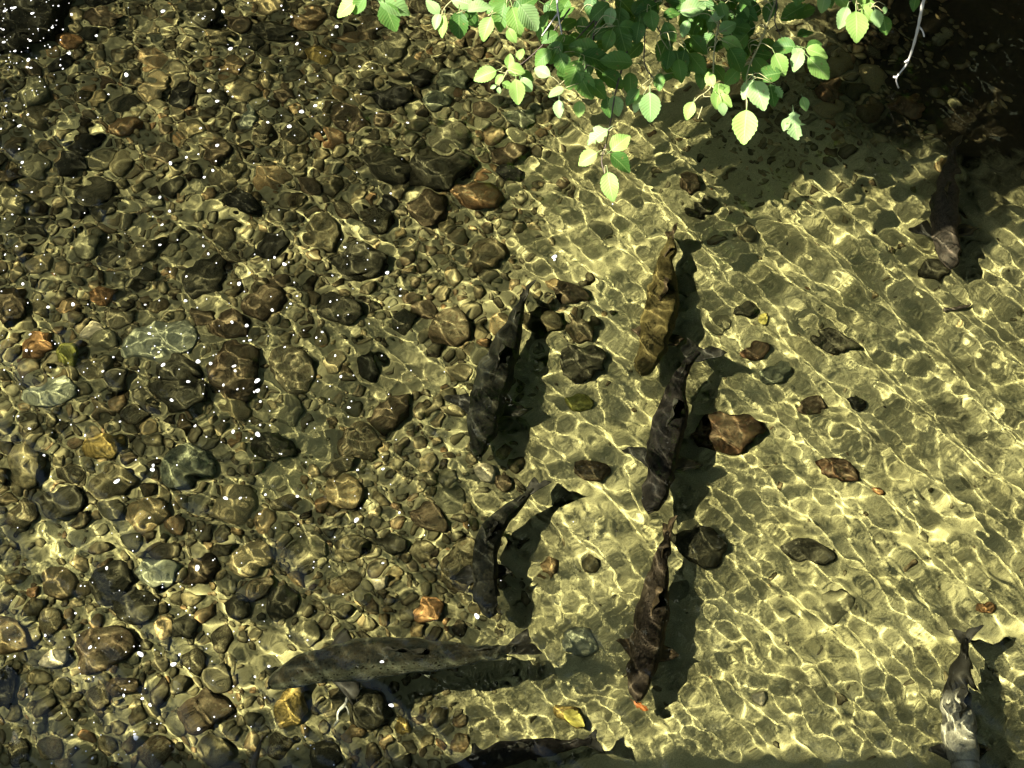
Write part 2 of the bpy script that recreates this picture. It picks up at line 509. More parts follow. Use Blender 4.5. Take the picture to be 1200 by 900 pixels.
# the stones one can tell apart: pixel centre, half axes in pixels, turn in the picture, material, roughness, label
NAMED = [
    (22, 28, 72, 62, 20, 'black', .25, 'large black boulder under the foam in the upper left corner'),
    (211, 434, 27, 14, 0, 'dark', .10, 'smooth dark oval cobble above a longer dark one, below the pale slab'),
    (207, 468, 40, 22, -4, 'dark', .14, 'long dark oval stone directly below a smaller smooth oval cobble'),
    (272, 383, 27, 16, 0, 'brown', .2, 'brown ridged stone at the right end of the pale slab'),
    (276, 436, 30, 36, 0, 'brown', .32, 'rough dark brown rock to the right of two oval cobbles'),
    (138, 452, 13, 17, 10, 'dark', .12, 'upright dark egg shaped pebble left of two oval cobbles'),
    (186, 402, 48, 24, 18, 'pale', .06, 'pale greenish smooth slab lying flat among dark cobbles'),
    (56, 465, 34, 16, 15, 'pale', .08, 'pale low rounded stone half covered with silt near the left side'),
    (218, 548, 36, 30, 0, 'grey', .08, 'wide pale grey stone with a bright rim in the middle of the cobbles'),
    (513, 206, 38, 29, -12, 'dark', .22, 'big dark flat topped angular stone upstream of the central fish'),
    (598, 205, 18, 12, 0, 'black', .16, 'black stone tucked under a brown block below the leaf spray'),
    (597, 182, 20, 15, 0, 'brown', .18, 'brown block resting above a black stone below the leaf spray'),
    (455, 117, 27, 14, -3, 'black', .10, 'black oval cobble left of a round grey green one in the silt'),
    (512, 119, 17, 12, 0, 'grey', .06, 'round grey green cobble right of a black oval one'),
    (609, 137, 24, 15, 6, 'grey', .14, 'grey brown block shaped stone just below the small leaf spray'),
    (533, 95, 22, 14, -25, 'grey', .12, 'dull grey stone in the silt under the yellow green leaves'),
    (683, 426, 29, 24, -10, 'dark', .34, 'rough dark stone between the central fish and the golden fish'),
    (668, 347, 25, 13, -6, 'brown', .16, 'flat brown stone right of the tip of the central fish tail'),
    (120, 764, 40, 25, 14, 'brown', .16, 'large dark reddish stone in the lower left, biggest of the cobbles there'),
    (146, 806, 20, 11, 6, 'brown', .12, 'small reddish stone at the lower right end of a large dark reddish one'),
    (160, 714, 26, 18, 4, 'dark', .14, 'dark rounded stone above the large dark reddish one'),
    (217, 737, 16, 14, 0, 'dark', .12, 'round dark stone with bright light lines on both sides, lower left'),
    (283, 712, 20, 16, 0, 'dark', .14, 'dark round stone above the head of the big speckled fish'),
    (422, 313, 34, 26, -8, 'dark', .3, 'big dark rough stone left of the central fish tail'),
    (42, 408, 19, 15, 10, 'orange', .2, 'orange stone beside a yellow green one near the left side'),
    (80, 419, 20, 17, 0, 'moss', .14, 'yellow green mossy stone right of an orange one'),
    (80, 51, 18, 12, 5, 'orange', .18, 'orange brown stone below the black corner boulder'),
    (121, 22, 23, 13, -12, 'brown', .16, 'brown slab shaped stone near the top, right of the black corner boulder'),
    (322, 37, 27, 13, -10, 'dark', .16, 'long dark stone near the top edge, left of the hanging sprig'),
    (372, 62, 18, 9, -18, 'gold', .14, 'golden stone in the silt below the leftmost leaf sprig'),
    (283, 30, 18, 12, -8, 'brown', .14, 'brown stone touching the end of a long dark stone near the top'),
    (213, 113, 13, 18, 0, 'black', .2, 'black lump with bright foam on it in the upper left cobbles'),
    (285, 240, 26, 19, -6, 'black', .2, 'black stone in the cobbles midway between the corner boulder and the slab'),
    (86, 195, 22, 16, -12, 'black', .2, 'black rounded stone below the corner boulder with brown mud round it'),
    (118, 347, 22, 12, 18, 'orange', .16, 'orange brown slanting stone above the pale slab, left side'),
    (108, 388, 11, 7, 0, 'cream', .1, 'small cream pebble left of the pale slab'),
    (292, 138, 9, 14, 0, 'pale', .1, 'pale upright pebble among dark stones in the upper left'),
    (345, 829, 19, 26, -8, 'gold', .14, 'golden brown stone under the head of the big speckled fish'),
    (432, 832, 30, 24, 0, 'dark', .16, 'dark round stone under the belly of the big speckled fish'),
    (472, 852, 11, 13, 0, 'gold', .14, 'small golden pebble right of the dark stone under the big fish'),
    (503, 715, 17, 13, -6, 'orange', .18, 'orange stone above the middle of the big speckled fish'),
    (449, 682, 9, 8, 0, 'cream', .1, 'cream coloured pebble left of an orange stone above the big fish'),
    (567, 556, 15, 13, 10, 'cream', .14, 'cream stone at the nose of the central dark fish'),
    (588, 566, 11, 12, 0, 'brown', .16, 'small brown stone touching a cream one at the central fish nose'),
    (665, 838, 22, 11, -25, 'gold', .26, 'bright yellow orange lump on the sand near the bottom edge'),
    (66, 773, 19, 11, 10, 'cream', .2, 'pale knobbly stone left of the large dark reddish one'),
    (181, 674, 27, 21, 0, 'pale', .05, 'round pale stone under ring ripples, lower left'),
    (679, 750, 26, 19, -8, 'pale', .07, 'round pale stone right of the big fish tail'),
    (678, 474, 20, 11, 0, 'moss', .2, 'yellow green stone below the rough dark stone in the centre'),
    (808, 216, 15, 15, 0, 'brown', .2, 'upper of two dark brown round stones on the sand'),
    (821, 247, 14, 12, 0, 'dark', .18, 'lower of two dark brown round stones on the sand'),
    (981, 402, 27, 15, -8, 'dark', .42, 'dark pitted stone on open sand, upper right'),
    (884, 411, 15, 10, 5, 'rust', .16, 'small reddish brown stone by the tail shadow of the dark fish'),
    (908, 438, 18, 12, 12, 'grey', .2, 'grey stone on the sand beyond the tail of the dark fish'),
    (955, 472, 18, 10, -6, 'brown', .2, 'low brown stone left of a small black one on the sand'),
    (1006, 467, 14, 9, -26, 'black', .16, 'small black tilted stone on open sand'),
    (985, 549, 31, 16, -8, 'rust', .4, 'rusty brown crumbly stone on the open sand'),
    (852, 508, 44, 26, -6, 'rust', .2, 'rust coloured block shaped rock beside the shadow of the dark fish'),
    (822, 640, 38, 24, -20, 'dark', .3, 'dark angular rock behind the tail of the lower dark fish'),
    (947, 645, 32, 12, -22, 'dark', .14, 'long dark brown stone lying alone on the sand'),
    (1098, 317, 22, 13, 6, 'dark', .2, 'dark stone under the nose of the shaded fish'),
    (1153, 714, 12, 6, -8, 'orange', .14, 'small orange flake of rock on the sand, far lower right'),
    (1029, 573, 7, 6, 0, 'orange', .14, 'tiny orange pebble right of the rusty crumbly stone'),
    (891, 818, 9, 7, -20, 'cream', .12, 'small whitish pebble on the lower sand'),
    (973, 108, 16, 21, -20, 'rust', .14, 'reddish brown stone under the right end of the leaves'),
    (1040, 48, 14, 12, 0, 'brown', .14, 'small brown stone below the uppermost right sprig'),
    (1060, 128, 24, 15, 0, 'rust', .2, 'rusty stone by the end of the pale hanging twig'),
    (872, 366, 19, 9, 20, 'dark', .3, 'ragged dark stone beside a yellow fallen leaf'),
    (692, 551, 24, 14, 0, 'brown', .2, 'brown stone between the central fish shadow and the dark fish nose'),
    (30, 455, 14, 10, 0, 'dark', .12, 'dark pebble below the orange stone near the left side'),
    (73, 593, 26, 20, 10, 'dark', .2, 'dark stone midway down the left side, above the foam patch'),
    (120, 527, 26, 16, 5, 'gold', .16, 'warm tan stone left of the wide pale grey one'),
    (320, 525, 30, 20, -10, 'dark', .28, 'dark knobbly stone right of the wide pale grey one'),
    (505, 610, 26, 16, -8, 'brown', .16, 'flat brown stone left of the small dark fish'),
    (455, 640, 22, 13, 0, 'dark', .16, 'dark stone two stones left of the small dark fish'),
    (245, 835, 32, 22, 12, 'brown', .2, 'broad brown stone left of the golden stone near the bottom'),
    (5, 808, 18, 24, 0, 'black', .2, 'black stone cut off by the lower left side'),
]


def px_stone(i, e):
    px, py, a, b, rot, mat, rough, label = e
    c = at(px, py, -DEPTH)
    s = mpp(px, py, -DEPTH)
    z = float(bed_z(c.x, c.y))
    ra, rb = a * s, b * s / 0.86
    h = 0.55 * min(ra, rb) + 0.012
    if mat in ('pale', 'grey') and a > 22:
        h *= 0.6
    V, F = stone_verts(3, 900 + i, rough, 5 if rough > .27 else 9)
    V = V * (ra, rb, h)
    t = math.radians(rot)
    V = V @ np.array([[math.cos(t), math.sin(t), 0], [-math.sin(t), math.cos(t), 0], [0, 0, 1]])
    o = link('stone', np_mesh('stone', V, F), M[mat], wet=True, loc=(c.x, c.y, z + h * 0.45))
    tag(o, label, 'stone')
    take(c.x, c.y, (ra + rb) * 0.47)


for i, e in enumerate(NAMED):
    px_stone(i, e)


def density(x, y):
    n = float(vnoise(x, y, 0.5, 31)) * 0.9 + float(vnoise(x, y, 0.16, 32)) * 0.5
    d = np.clip((0.16 + 0.13 * y + n * 0.6 - x) / 0.42, 0, 1)
    q = at(1000, 90, -DEPTH)
    d = max(d, 0.9 * math.exp(-(((x - q.x) / 0.45) ** 2 + ((y - q.y) / 0.35) ** 2)))
    hole = max(0.0, min(1.0, (float(vnoise(x, y, 0.42, 33)) - 0.12) * 6))
    return max(float(d) * (1 - 0.8 * hole) * 0.9, 0.005)


placed = []
for tries, lo, hi, f, pw in ((420, 0.06, 0.105, 0.84, 1.8), (1700, 0.035, 0.06, 0.80, 1.6), (8000, 0.02, 0.035, 0.74, 1.6), (30000, 0.009, 0.02, 0.70, 1.3)):
    for r in sorted([lo + (hi - lo) * R.random() ** pw for _ in range(tries)], reverse=True):
        x, y = R.uniform(-2.45, 2.3), R.uniform(-1.5, 2.35)
        if R.random() > density(x, y) or near(x, y, r, f):
            continue
        take(x, y, r)
        placed.append((x, y, r))
placed.sort(key=lambda p: -p[2])
inview = [p for p in placed if abs(p[0]) < 2.3]
big, small = placed[:235], placed[235:]


def stone_frame(x, y, r):
    a = R.uniform(0.85, 1.25)
    sc = (r * a, r / a * R.uniform(0.8, 1.0), r * R.uniform(0.42, 0.72))
    return (x, y, float(bed_z(x, y)) + sc[2] * R.uniform(-0.15, 0.42)), (R.uniform(-.25, .25), R.uniform(-.25, .25), R.uniform(0, 6.28)), sc


for x, y, r in big:
    loc, rot, sc = stone_frame(x, y, r)
    me = R.choice(COB)
    o = link('cobble', me, M['cobble'], bed, wet=True)
    o.location, o.rotation_euler, o.scale = loc, rot, sc
    if R.random() < 0.12 + 0.30 * (x < -.3 and y > .3):
        o.material_slots[0].link = 'OBJECT'
        o.material_slots[0].material = M[R.choice(('dark', 'brown', 'dark', 'brown', 'black'))]
# silt-covered stones showing as soft humps in the open sand
for i in range(26):
    for _ in range(40):
        px, py = R.uniform(640, 1195), R.uniform(190, 880)
        c = at(px, py, -DEPTH)
        r = R.uniform(0.03, 0.085)
        if not near(c.x, c.y, r, 0.95):
            break
    take(c.x, c.y, r * 0.8)
    o = link('stone', R.choice(COB), None, bed, wet=True)
    o.location = (c.x, c.y, float(bed_z(c.x, c.y)) - r * 0.05)
    o.rotation_euler = (0, 0, R.uniform(0, 6.28))
    o.scale = (r * R.uniform(.8, 1.2), r, r * 0.16)
    o.material_slots[0].link = 'OBJECT'
    o.material_slots[0].material = M['silted']
# grit scattered over the sand as well
for _ in range(600):
    x, y, r = R.uniform(-2.4, 2.3), R.uniform(-1.4, 2.3), R.uniform(0.004, 0.011)
    small.append((x, y, r))
# bits of dark grit and rotted twig washed in under the leaves
for _ in range(260):
    g = at(R.gauss(905, 70), R.gauss(178, 38), -DEPTH)
    small.append((g.x, g.y, .004 + .014 * R.random() ** 2))
VV, FF, TT = [], [], []
base = 0
F1 = ICO[1][1]
for x, y, r in small:
    loc, rot, sc = stone_frame(x, y, r)
    m = np.array(Matrix.LocRotScale(Vector(loc), Matrix.Rotation(rot[2], 3, 'Z') @ Matrix.Rotation(rot[0], 3, 'X'), Vector(sc)))
    v = R.choice(SM) @ m[:3, :3].T + m[:3, 3]
    VV.append(v)
    FF.append(F1 + base)
    base += len(v)
    TT.append(np.full(len(v), R.random() * (0.35 if R.random() < 0.10 + 0.25 * (x < -.3 and y > .3) else 1)))
me = np_mesh('gravel', np.concatenate(VV), np.concatenate(FF))
at_ = me.attributes.new('tone', 'FLOAT', 'POINT')
at_.data.foreach_set('value', np.concatenate(TT).astype('f4'))
tag(link('gravel', me, M['gravel'], wet=True), 'loose dark gravel filling the gaps between cobbles', 'gravel', kind='stuff')

# ------------------------------------------------------------------ fish
def fish_material(name, back, side, belly, spot, spot_amt=0.8, patch=None, patch_amt=0.0, spots=75, tail_dark=None, bands=(0.12, 0.42, 0.62, 0.82)):
    k = N(name, 0.7, 0.04)
    uv = k.n('UVMap')
    uv.uv_map = 'UVMap'
    s = k.n('SeparateXYZ')
    k.l(uv.outputs[0], s.inputs[0])
    # v = 0 along the back, 1 along the belly
    v = k.math('ADD', s.outputs[1], k.math('MULTIPLY', k.math('SUBTRACT', k.noise(20, 4), 0.5), 0.25))
    c = k.ramp(v, list(zip(bands, (back, side, side, belly))))
    c = k.mix(1.0, c, k.ramp(k.noise(75, 5, 0.75), [(0.30, 0.62), (0.70, 1.38)]), 'MULTIPLY')
    # scales in rows
    c = k.mix(0.35, c, k.mix(1.0, c, k.ramp(k.voro(150), [(0.1, 1.7), (0.55, 0.5)]), 'MULTIPLY'))
    dots = k.math('MULTIPLY', k.ramp(k.voro(spots), [(0.20, 1.0), (0.34, 0.0)]), k.ramp(v, [(0.5, 1.0), (0.75, 0.0)]))
    c = k.mix(k.math('MULTIPLY', dots, spot_amt), c, spot)
    if patch:
        c = k.mix(k.math('MULTIPLY', k.ramp(k.noise(16, 6, 0.75, dist=1.2), [(0.42, 0.0), (0.66, 1.0)]), patch_amt), c, patch)
    if tail_dark:
        u = k.math('ADD', s.outputs[0], k.math('MULTIPLY', k.math('SUBTRACT', k.noise(14, 4), 0.5), 0.16))
        c = k.mix(k.ramp(u, [(0.50, 0.0), (0.62, 1.0)]), c, tail_dark)
    # gill cover edge
    g = k.ramp(k.math('ABSOLUTE', k.math('SUBTRACT', s.outputs[0], 0.205)), [(0.0, 0.45), (0.009, 1.0)])
    c = k.mix(1.0, c, g, 'MULTIPLY')
    k.bump(k.voro(150), 0.25, 0.003)
    return k.colour(c)


def fin_material(name, a, b):
    k = N(name, 0.6, 0.2)
    return k.colour(k.mix(k.noise(45, 4, 0.7), a, b))


k = N('fish_eye', 0.15, 0.5)
M['eye'] = k.colour((0.012, 0.012, 0.010))

PROF = [(0.0, .10, .14), (0.012, .30, .30), (0.03, .44, .43), (0.06, .57, .55), (0.10, .69, .68), (0.15, .79, .79), (0.195, .87, .87), (0.215, .84, .90), (0.25, .91, .95),
        (0.32, .98, 1.0), (0.40, 1.0, 1.0), (0.50, .95, .97), (0.60, .82, .86), (0.70, .62, .69), (0.78, .44, .52), (0.85, .30, .40), (0.90, .22, .36), (0.93, .18, .38)]


def spline(P, n):
    """n points and tangents along a smooth curve through P, evenly spaced."""
    P = [np.array(p, float) for p in P]
    Q = [2 * P[0] - P[1]] + P + [2 * P[-1] - P[-2]]
    out = []
    for i in range(1, len(Q) - 2):
        for t in np.linspace(0, 1, 24, endpoint=False):
            a, b, c, d = Q[i - 1:i + 3]
            out.append(0.5 * (2 * b + (c - a) * t + (2 * a - 5 * b + 4 * c - d) * t * t + (3 * b - a - 3 * c + d) * t ** 3))
    out.append(P[-1])
    out = np.array(out)
    L = np.concatenate([[0], np.cumsum(np.linalg.norm(np.diff(out, axis=0), axis=1))])
    u = np.linspace(0, L[-1], n)
    pts = np.stack([np.interp(u, L, out[:, j]) for j in range(3)], -1)
    tan = np.gradient(pts, axis=0)
    tan /= np.linalg.norm(tan, axis=1)[:, None]
    return pts, tan, L[-1]


def fin_mesh(root_a, root_b, tips, normal, thick=0.004, rays=0.0):
    """A thin solid fin: root line a..b, outer edge through tips."""
    n = 15
    T = np.array(tips, float)
    u = np.linspace(0, len(T) - 1, n)
    T = np.stack([np.interp(u, np.arange(len(T)), T[:, j]) for j in range(3)], -1)
    A = np.linspace(root_a, root_b, n)
    normal = np.array(normal) / np.linalg.norm(normal)
    V, F = [], []
    m = 5
    for side in (1, -1):
        for i in range(n):
            for j in range(m):
                t = j / (m - 1)
                p = A[i] * (1 - t) + T[i] * t
                w = thick * (1 - 0.8 * t) * (1 + 0.3 * (i % 2))
                p = p + normal * (side * w * 0.5 + rays * math.sin(i * 1.1 + t * 2) * t * thick * 2)
                V.append(p)
    o = n * m
    for i in range(n - 1):
        for j in range(m - 1):
            a, b, c, d = i * m + j, i * m + j + 1, (i + 1) * m + j + 1, (i + 1) * m + j
            F.append([a, b, c, d])
            F.append([o + d, o + c, o + b, o + a])
    for i in range(n - 1):
        a, d = i * m + m - 1, (i + 1) * m + m - 1
        F.append([a, o + a, o + d, d])
    for i in (0, n - 1):
        for j in range(m - 1):
            a, b = i * m + j, i * m + j + 1
            F.append([a, o + a, o + b, b])
    return V, F


def make_fish(spine, hw, z, mat, finmat, label, zt=None, roll=0.0, tail_roll=0.5, tail=1.0, dz=None, pect=1.0, palefin=None):
    P = []
    for i, (px, py) in enumerate(spine):
        zz = z + (dz[i] if dz else 0)
        P.append(at(px, py, zz)[:])
    NS = 64
    pts, tan, L = spline(P, NS + 1)
    mid = pts[NS // 2]
    pts = pts - mid
    W = hw * mpp(*spine[2], z)
    H = W * 1.22
    root = link('fish', None, loc=mid.tolist())
    tag(root, label, 'fish')

    def frame(s, extra=0.0):
        i = min(max(s, 0), 1) * NS
        a = int(min(i, NS - 1))
        f = i - a
        p = pts[a] * (1 - f) + pts[a + 1] * f
        t = tan[a] * (1 - f) + tan[a + 1] * f
        t /= np.linalg.norm(t)
        l = np.cross([0, 0, 1], t)
        l /= np.linalg.norm(l)
        up = np.cross(t, l)
        r = roll + extra
        return p, t, l * math.cos(r) + up * math.sin(r), up * math.cos(r) - l * math.sin(r)

    ss = sorted({*np.linspace(0, 0.93, 54).tolist(), 0.012, 0.03, 0.195, 0.215})
    pw = lambda s, c: float(np.interp(s, [q[0] for q in PROF], [q[c] for q in PROF]))
    NR = 22
    V, UV, F = [], [], []
    for s in ss:
        p, t, l, u = frame(s)
        w, h = W * pw(s, 1), H * pw(s, 2)
        for j in range(NR):
            a = 2 * math.pi * j / NR
            ca, sa = math.cos(a), math.sin(a)
            # keeled back, fuller flanks
            x = math.copysign(abs(sa) ** 0.88, sa) * w
            y = ca * h * (1.0 if ca > 0 else 0.92)
            V.append(p + l * x + u * y)
            UV.append((s, abs((a / math.pi + 1) % 2 - 1)))
    for i in range(len(ss) - 1):
        for j in range(NR):
            a, b = i * NR + j, i * NR + (j + 1) % NR
            F.append([a, b, b + NR, a + NR])
    F.append(list(range(NR)))
    F.append(list(range((len(ss) - 1) * NR, len(ss) * NR))[::-1])
    me = py_mesh('fish_body', V, F)
    uvl = me.uv_layers.new(name='UVMap')
    for lp in me.loops:
        uvl.data[lp.index].uv = UV[lp.vertex_index]
    link('body', me, mat, root, wet=True)

    def add(name, V, F, m=finmat):
        return link(name, py_mesh(name, V, F), m, root, wet=True)

    # tail fin
    p, t, l, u = frame(0.90, tail_roll)
    p2, t2, l2, u2 = frame(1.0, tail_roll)
    h = H * 0.34
    sp = H * 1.2 * tail
    e = p2 + t2 * L * 0.015
    tips = [p + (e - p) * .55 + u2 * sp * 0.85, e + u2 * sp, e - t2 * L * .012 + u2 * sp * .5, e - t2 * L * .03, e - t2 * L * .012 - u2 * sp * .5, e - u2 * sp, p + (e - p) * .55 - u2 * sp * 0.85]
    Vf, Ff = fin_mesh(p + u * h, p - u * h, tips, l2, 0.006, 0.5)
    add('tail_fin', Vf, Ff)
    # dorsal
    a, b = frame(0.43), frame(0.57)
    ha, hb = H * pw(.43, 2) * .96, H * pw(.57, 2) * .93
    lean = R.uniform(-.25, .25) * H
    tips = [a[0] + a[3] * (ha + H * .25) + a[1] * L * .03, a[0] + a[3] * (ha + H * .62) + a[1] * L * .075 + a[2] * lean, b[0] + b[3] * (hb + H * .35) + b[1] * L * .02 + b[2] * lean, b[0] + b[3] * (hb + H * .1) + b[1] * L * .035]
    Vf, Ff = fin_mesh(a[0] + a[3] * ha, b[0] + b[3] * hb, tips, a[2], 0.006, 0.6)
    add('dorsal_fin', Vf, Ff)
    # adipose
    a, b = frame(0.77), frame(0.81)
    ha = H * pw(.78, 2) * .95
    Vf, Ff = fin_mesh(a[0] + a[3] * ha, b[0] + b[3] * ha * .9, [a[0] + a[3] * (ha + H * .12) + a[1] * L * .015, b[0] + b[3] * (ha + H * .2) + b[1] * L * .02, b[0] + b[3] * (ha + H * .05) + b[1] * L * .02], a[2], 0.006)
    add('adipose_fin', Vf, Ff)
    # paired fins
    for sgn in (1, -1):
        for nm, s0, s1, ln, hh, fold in (('pectoral_fin', .225, .27, .15 * pect, -.22, R.uniform(.7, .95)), ('pelvic_fin', .54, .575, .075, -.72, R.uniform(.3, .5))):
            a, b = frame(s0), frame(s1)
            w = W * pw(s0, 1)
            out = a[2] * sgn
            ra = a[0] + out * w * (.86 if hh > -.6 else .55) + a[3] * H * hh * pw(s0, 2)
            rb = b[0] + out * w * (.86 if hh > -.6 else .55) + b[3] * H * hh * pw(s1, 2)
            d1 = out * fold + a[1] * (1 - fold * .5) - a[3] * .3
            d1 /= np.linalg.norm(d1)
            d2 = out * fold * .35 + a[1] - a[3] * .35
            d2 /= np.linalg.norm(d2)
            tips = [ra + d1 * L * ln * .6, ra + d1 * L * ln, ra + (d1 * .7 + d2 * .35) * L * ln * .95, rb + d2 * L * ln * .55]
            Vf, Ff = fin_mesh(ra, rb, tips, np.cross(d1, a[1]) + a[3] * .2, 0.005, 0.4)
            add(nm, Vf, Ff, palefin if (palefin and nm == 'pelvic_fin') else finmat)
    # anal
    a, b = frame(0.70), frame(0.78)
    ha, hb = H * pw(.70, 2) * .86, H * pw(.78, 2) * .86
    tips = [a[0] - a[3] * (ha + H * .2) + a[1] * L * .02, a[0] - a[3] * (ha + H * .55) + a[1] * L * .06, b[0] - b[3] * (hb + H * .15) + b[1] * L * .02]
    Vf, Ff = fin_mesh(a[0] - a[3] * ha, b[0] - b[3] * hb, tips, a[2], 0.006, 0.4)
    add('anal_fin', Vf, Ff, palefin or finmat)
    # eyes and jaw
    Ve, Fe = ICO[2]
    for sgn in (1, -1):
        p, t, l, u = frame(0.062)
        c = p + l * sgn * W * pw(.062, 1) * .90 + u * H * .14
        link('eye', np_mesh('eye', Ve * W * 0.085 + c, Fe), M['eye'], root, wet=True)
    # lower jaw: a slim keel under the snout
    Vj = []
    for s, f in ((-.004, .15), (.02, .6), (.05, .95), (.09, 1.0), (.12, .8)):
        p, t, l, u = frame(max(s, 0))
        p = p + t * min(s, 0) * L
        w = W * pw(max(s, .012), 1) * .8 * f
        h = H * pw(max(s, .012), 2)
        for j in range(8):
            a = 2 * math.pi * j / 8
            Vj.append(p - u * h * .78 + l * math.cos(a) * w + u * math.sin(a) * h * .30 * f)
    Fj = [[i * 8 + j, i * 8 + (j + 1) % 8, (i + 1) * 8 + (j + 1) % 8, (i + 1) * 8 + j] for i in range(4) for j in range(8)] + [list(range(8)), list(range(32, 40))[::-1]]
    link('jaw', py_mesh('jaw', Vj, Fj), mat, root, wet=True)
    return root


FM = {
    'slate': fish_material('fish_slate', (0.006, 0.0065, 0.006), (0.022, 0.022, 0.018), (0.06, 0.06, 0.045), (0.002, 0.002, 0.002), .9, (0.060, 0.052, 0.032), .35, bands=(0.10, 0.32, 0.55, 0.8)),
    'gold': fish_material('fish_golden', (0.060, 0.046, 0.018), (0.13, 0.10, 0.037), (0.26, 0.22, 0.10), (0.05, 0.032, 0.012), .7, (0.25, 0.185, 0.07), .15),
    'umber': fish_material('fish_umber', (0.010, 0.009, 0.0085), (0.027, 0.023, 0.020), (0.05, 0.044, 0.037), (0.004, 0.003, 0.003), .7, (0.045, 0.035, 0.027), .35),
    'brown': fish_material('fish_brown', (0.022, 0.016, 0.012), (0.048, 0.037, 0.024), (0.07, 0.058, 0.038), (0.006, 0.004, 0.003), .85, (0.065, 0.048, 0.031), .4),
    'speckle': fish_material('fish_speckled', (0.010, 0.011, 0.009), (0.080, 0.082, 0.056), (0.30, 0.30, 0.23), (0.003, 0.003, 0.002), 1.0, (0.10, 0.075, 0.038), .25, spots=70, bands=(0.16, 0.34, 0.42, 0.54)),
    'grey': fish_material('fish_grey', (0.055, 0.046, 0.037), (0.10, 0.082, 0.064), (0.14, 0.12, 0.10), (0.016, 0.013, 0.01), .6, (0.14, 0.10, 0.075), .5),
    'white': fish_material('fish_white', (0.25, 0.225, 0.165), (0.24, 0.215, 0.155), (0.30, 0.28, 0.22), (0.10, 0.085, 0.065), .5, (0.44, 0.41, 0.33), .7, tail_dark=(0.02, 0.018, 0.014)),
}
FN = {
    'dark': fin_material('fin_dark', (0.014, 0.013, 0.011), (0.045, 0.04, 0.032)),
    'brown': fin_material('fin_brown', (0.035, 0.022, 0.014), (0.08, 0.055, 0.03)),
    'pale': fin_material('fin_pale', (0.22, 0.23, 0.16), (0.34, 0.34, 0.25)),
}
make_fish([(559, 535), (565, 500), (574, 460), (589, 415), (602, 380), (611, 355), (618, 337)], 22, -.37, FM['slate'], FN['dark'],
          'slate dark fish in the middle, head down, left of its own long shadow', tail_roll=.35, tail=.75, pect=1.25)
make_fish([(752, 437), (764, 408), (773, 370), (778, 330), (782, 300), (786, 268)], 20, -.385, FM['gold'], FN['brown'],
          'golden brown fish above the dark one on the right, the lightest coloured of the group', tail_roll=.4, tail=.75, pect=.7)
make_fish([(764, 599), (772, 560), (781, 512), (789, 474), (796, 446), (807, 426), (826, 406)], 20, -.365, FM['umber'], FN['dark'],
          'dark brown fish with a spread tail beside the rust coloured block', tail_roll=1.05, tail=1.15, pect=1.2)
make_fish([(578, 722), (569, 692), (567, 660), (574, 630), (590, 606), (612, 585), (635, 563)], 16, -.385, FM['slate'], FN['dark'],
          'small dark curved fish just above the big speckled fish', tail_roll=.7, tail=.9, pect=1.0)
make_fish([(744, 822), (752, 788), (760, 742), (767, 700), (774, 664), (780, 638), (784, 612)], 20, -.375, FM['brown'], FN['brown'],
          'reddish brown fish in the lower part whose snout touches an orange leaf', tail_roll=.35, tail=.75, pect=.9)
make_fish([(315, 803), (350, 787), (400, 776), (450, 770), (500, 768), (550, 767), (590, 763), (624, 752)], 24, -.20, FM['speckle'], FN['dark'],
          'biggest fish, olive and black speckled, lying crosswise with head to the left', tail_roll=.8, tail=1.0, pect=.9, palefin=FN['pale'])
make_fish([(1117, 313), (1110, 285), (1107, 255), (1109, 228), (1113, 200), (1118, 165)], 17, -.38, FM['grey'], FN['dark'],
          'grey brown fish coming out of the deep shade below the leaves', tail_roll=.4, tail=.8, pect=1.2)
make_fish([(1138, 940), (1130, 895), (1123, 852), (1123, 812), (1127, 780), (1133, 736)], 21, -.33, FM['white'], FN['dark'],
          'whitish blotched fish with a black tail in the lower right corner', tail_roll=.6, tail=.9, pect=.9)
make_fish([(512, 914), (560, 896), (600, 882), (640, 875), (672, 873), (704, 868)], 15, -.36, FM['umber'], FN['dark'],
          'dark fish half lost in the shade along the bottom edge, tail to the right', tail_roll=.9, tail=1.1, pect=.8)

# ------------------------------------------------------------------ twigs
def tube(pts, radii, sides=7, n=None):
    n = n or max(8, len(pts) * 5)
    P, T, L = spline(pts, n)
    rr = np.interp(np.linspace(0, 1, n), np.linspace(0, 1, len(radii)), radii)
    V, F = [], []
    ref = np.array([0.31, 0.17, 0.93])
    for i in range(n):
        a = np.cross(T[i], ref)
        a /= np.linalg.norm(a)
        b = np.cross(T[i], a)
        for j in range(sides):
            t = 2 * math.pi * j / sides
            V.append(P[i] + (a * math.cos(t) + b * math.sin(t)) * rr[i] * (1 + .12 * math.sin(i * 1.7)))
    for i in range(n - 1):
        for j in range(sides):
            F.append([i * sides + j, i * sides + (j + 1) % sides, (i + 1) * sides + (j + 1) % sides, (i + 1) * sides + j])
    F.append(list(range(sides))[::-1])
    F.append(list(range((n - 1) * sides, n * sides)))
    return V, F


def join(parts):
    V, F = [], []
    for v, f in parts:
        b = len(V)
        V += list(v)
        F += [[b + i for i in q] for q in f]
    return V, F


def bark(name, a, b):
    k = N(name, 0.7, 0.3)
    k.bump(k.noise(120, 4), 0.4, 0.003)
    return k.colour(k.mix(k.noise(60, 5, .7), a, b))


M['bark'] = bark('twig_bark', (0.05, 0.035, 0.025), (0.13, 0.10, 0.075))
M['pale_bark'] = bark('twig_pale', (0.40, 0.37, 0.30), (0.55, 0.52, 0.44))
M['stem'] = bark('green_stem', (0.25, 0.24, 0.10), (0.38, 0.34, 0.16))

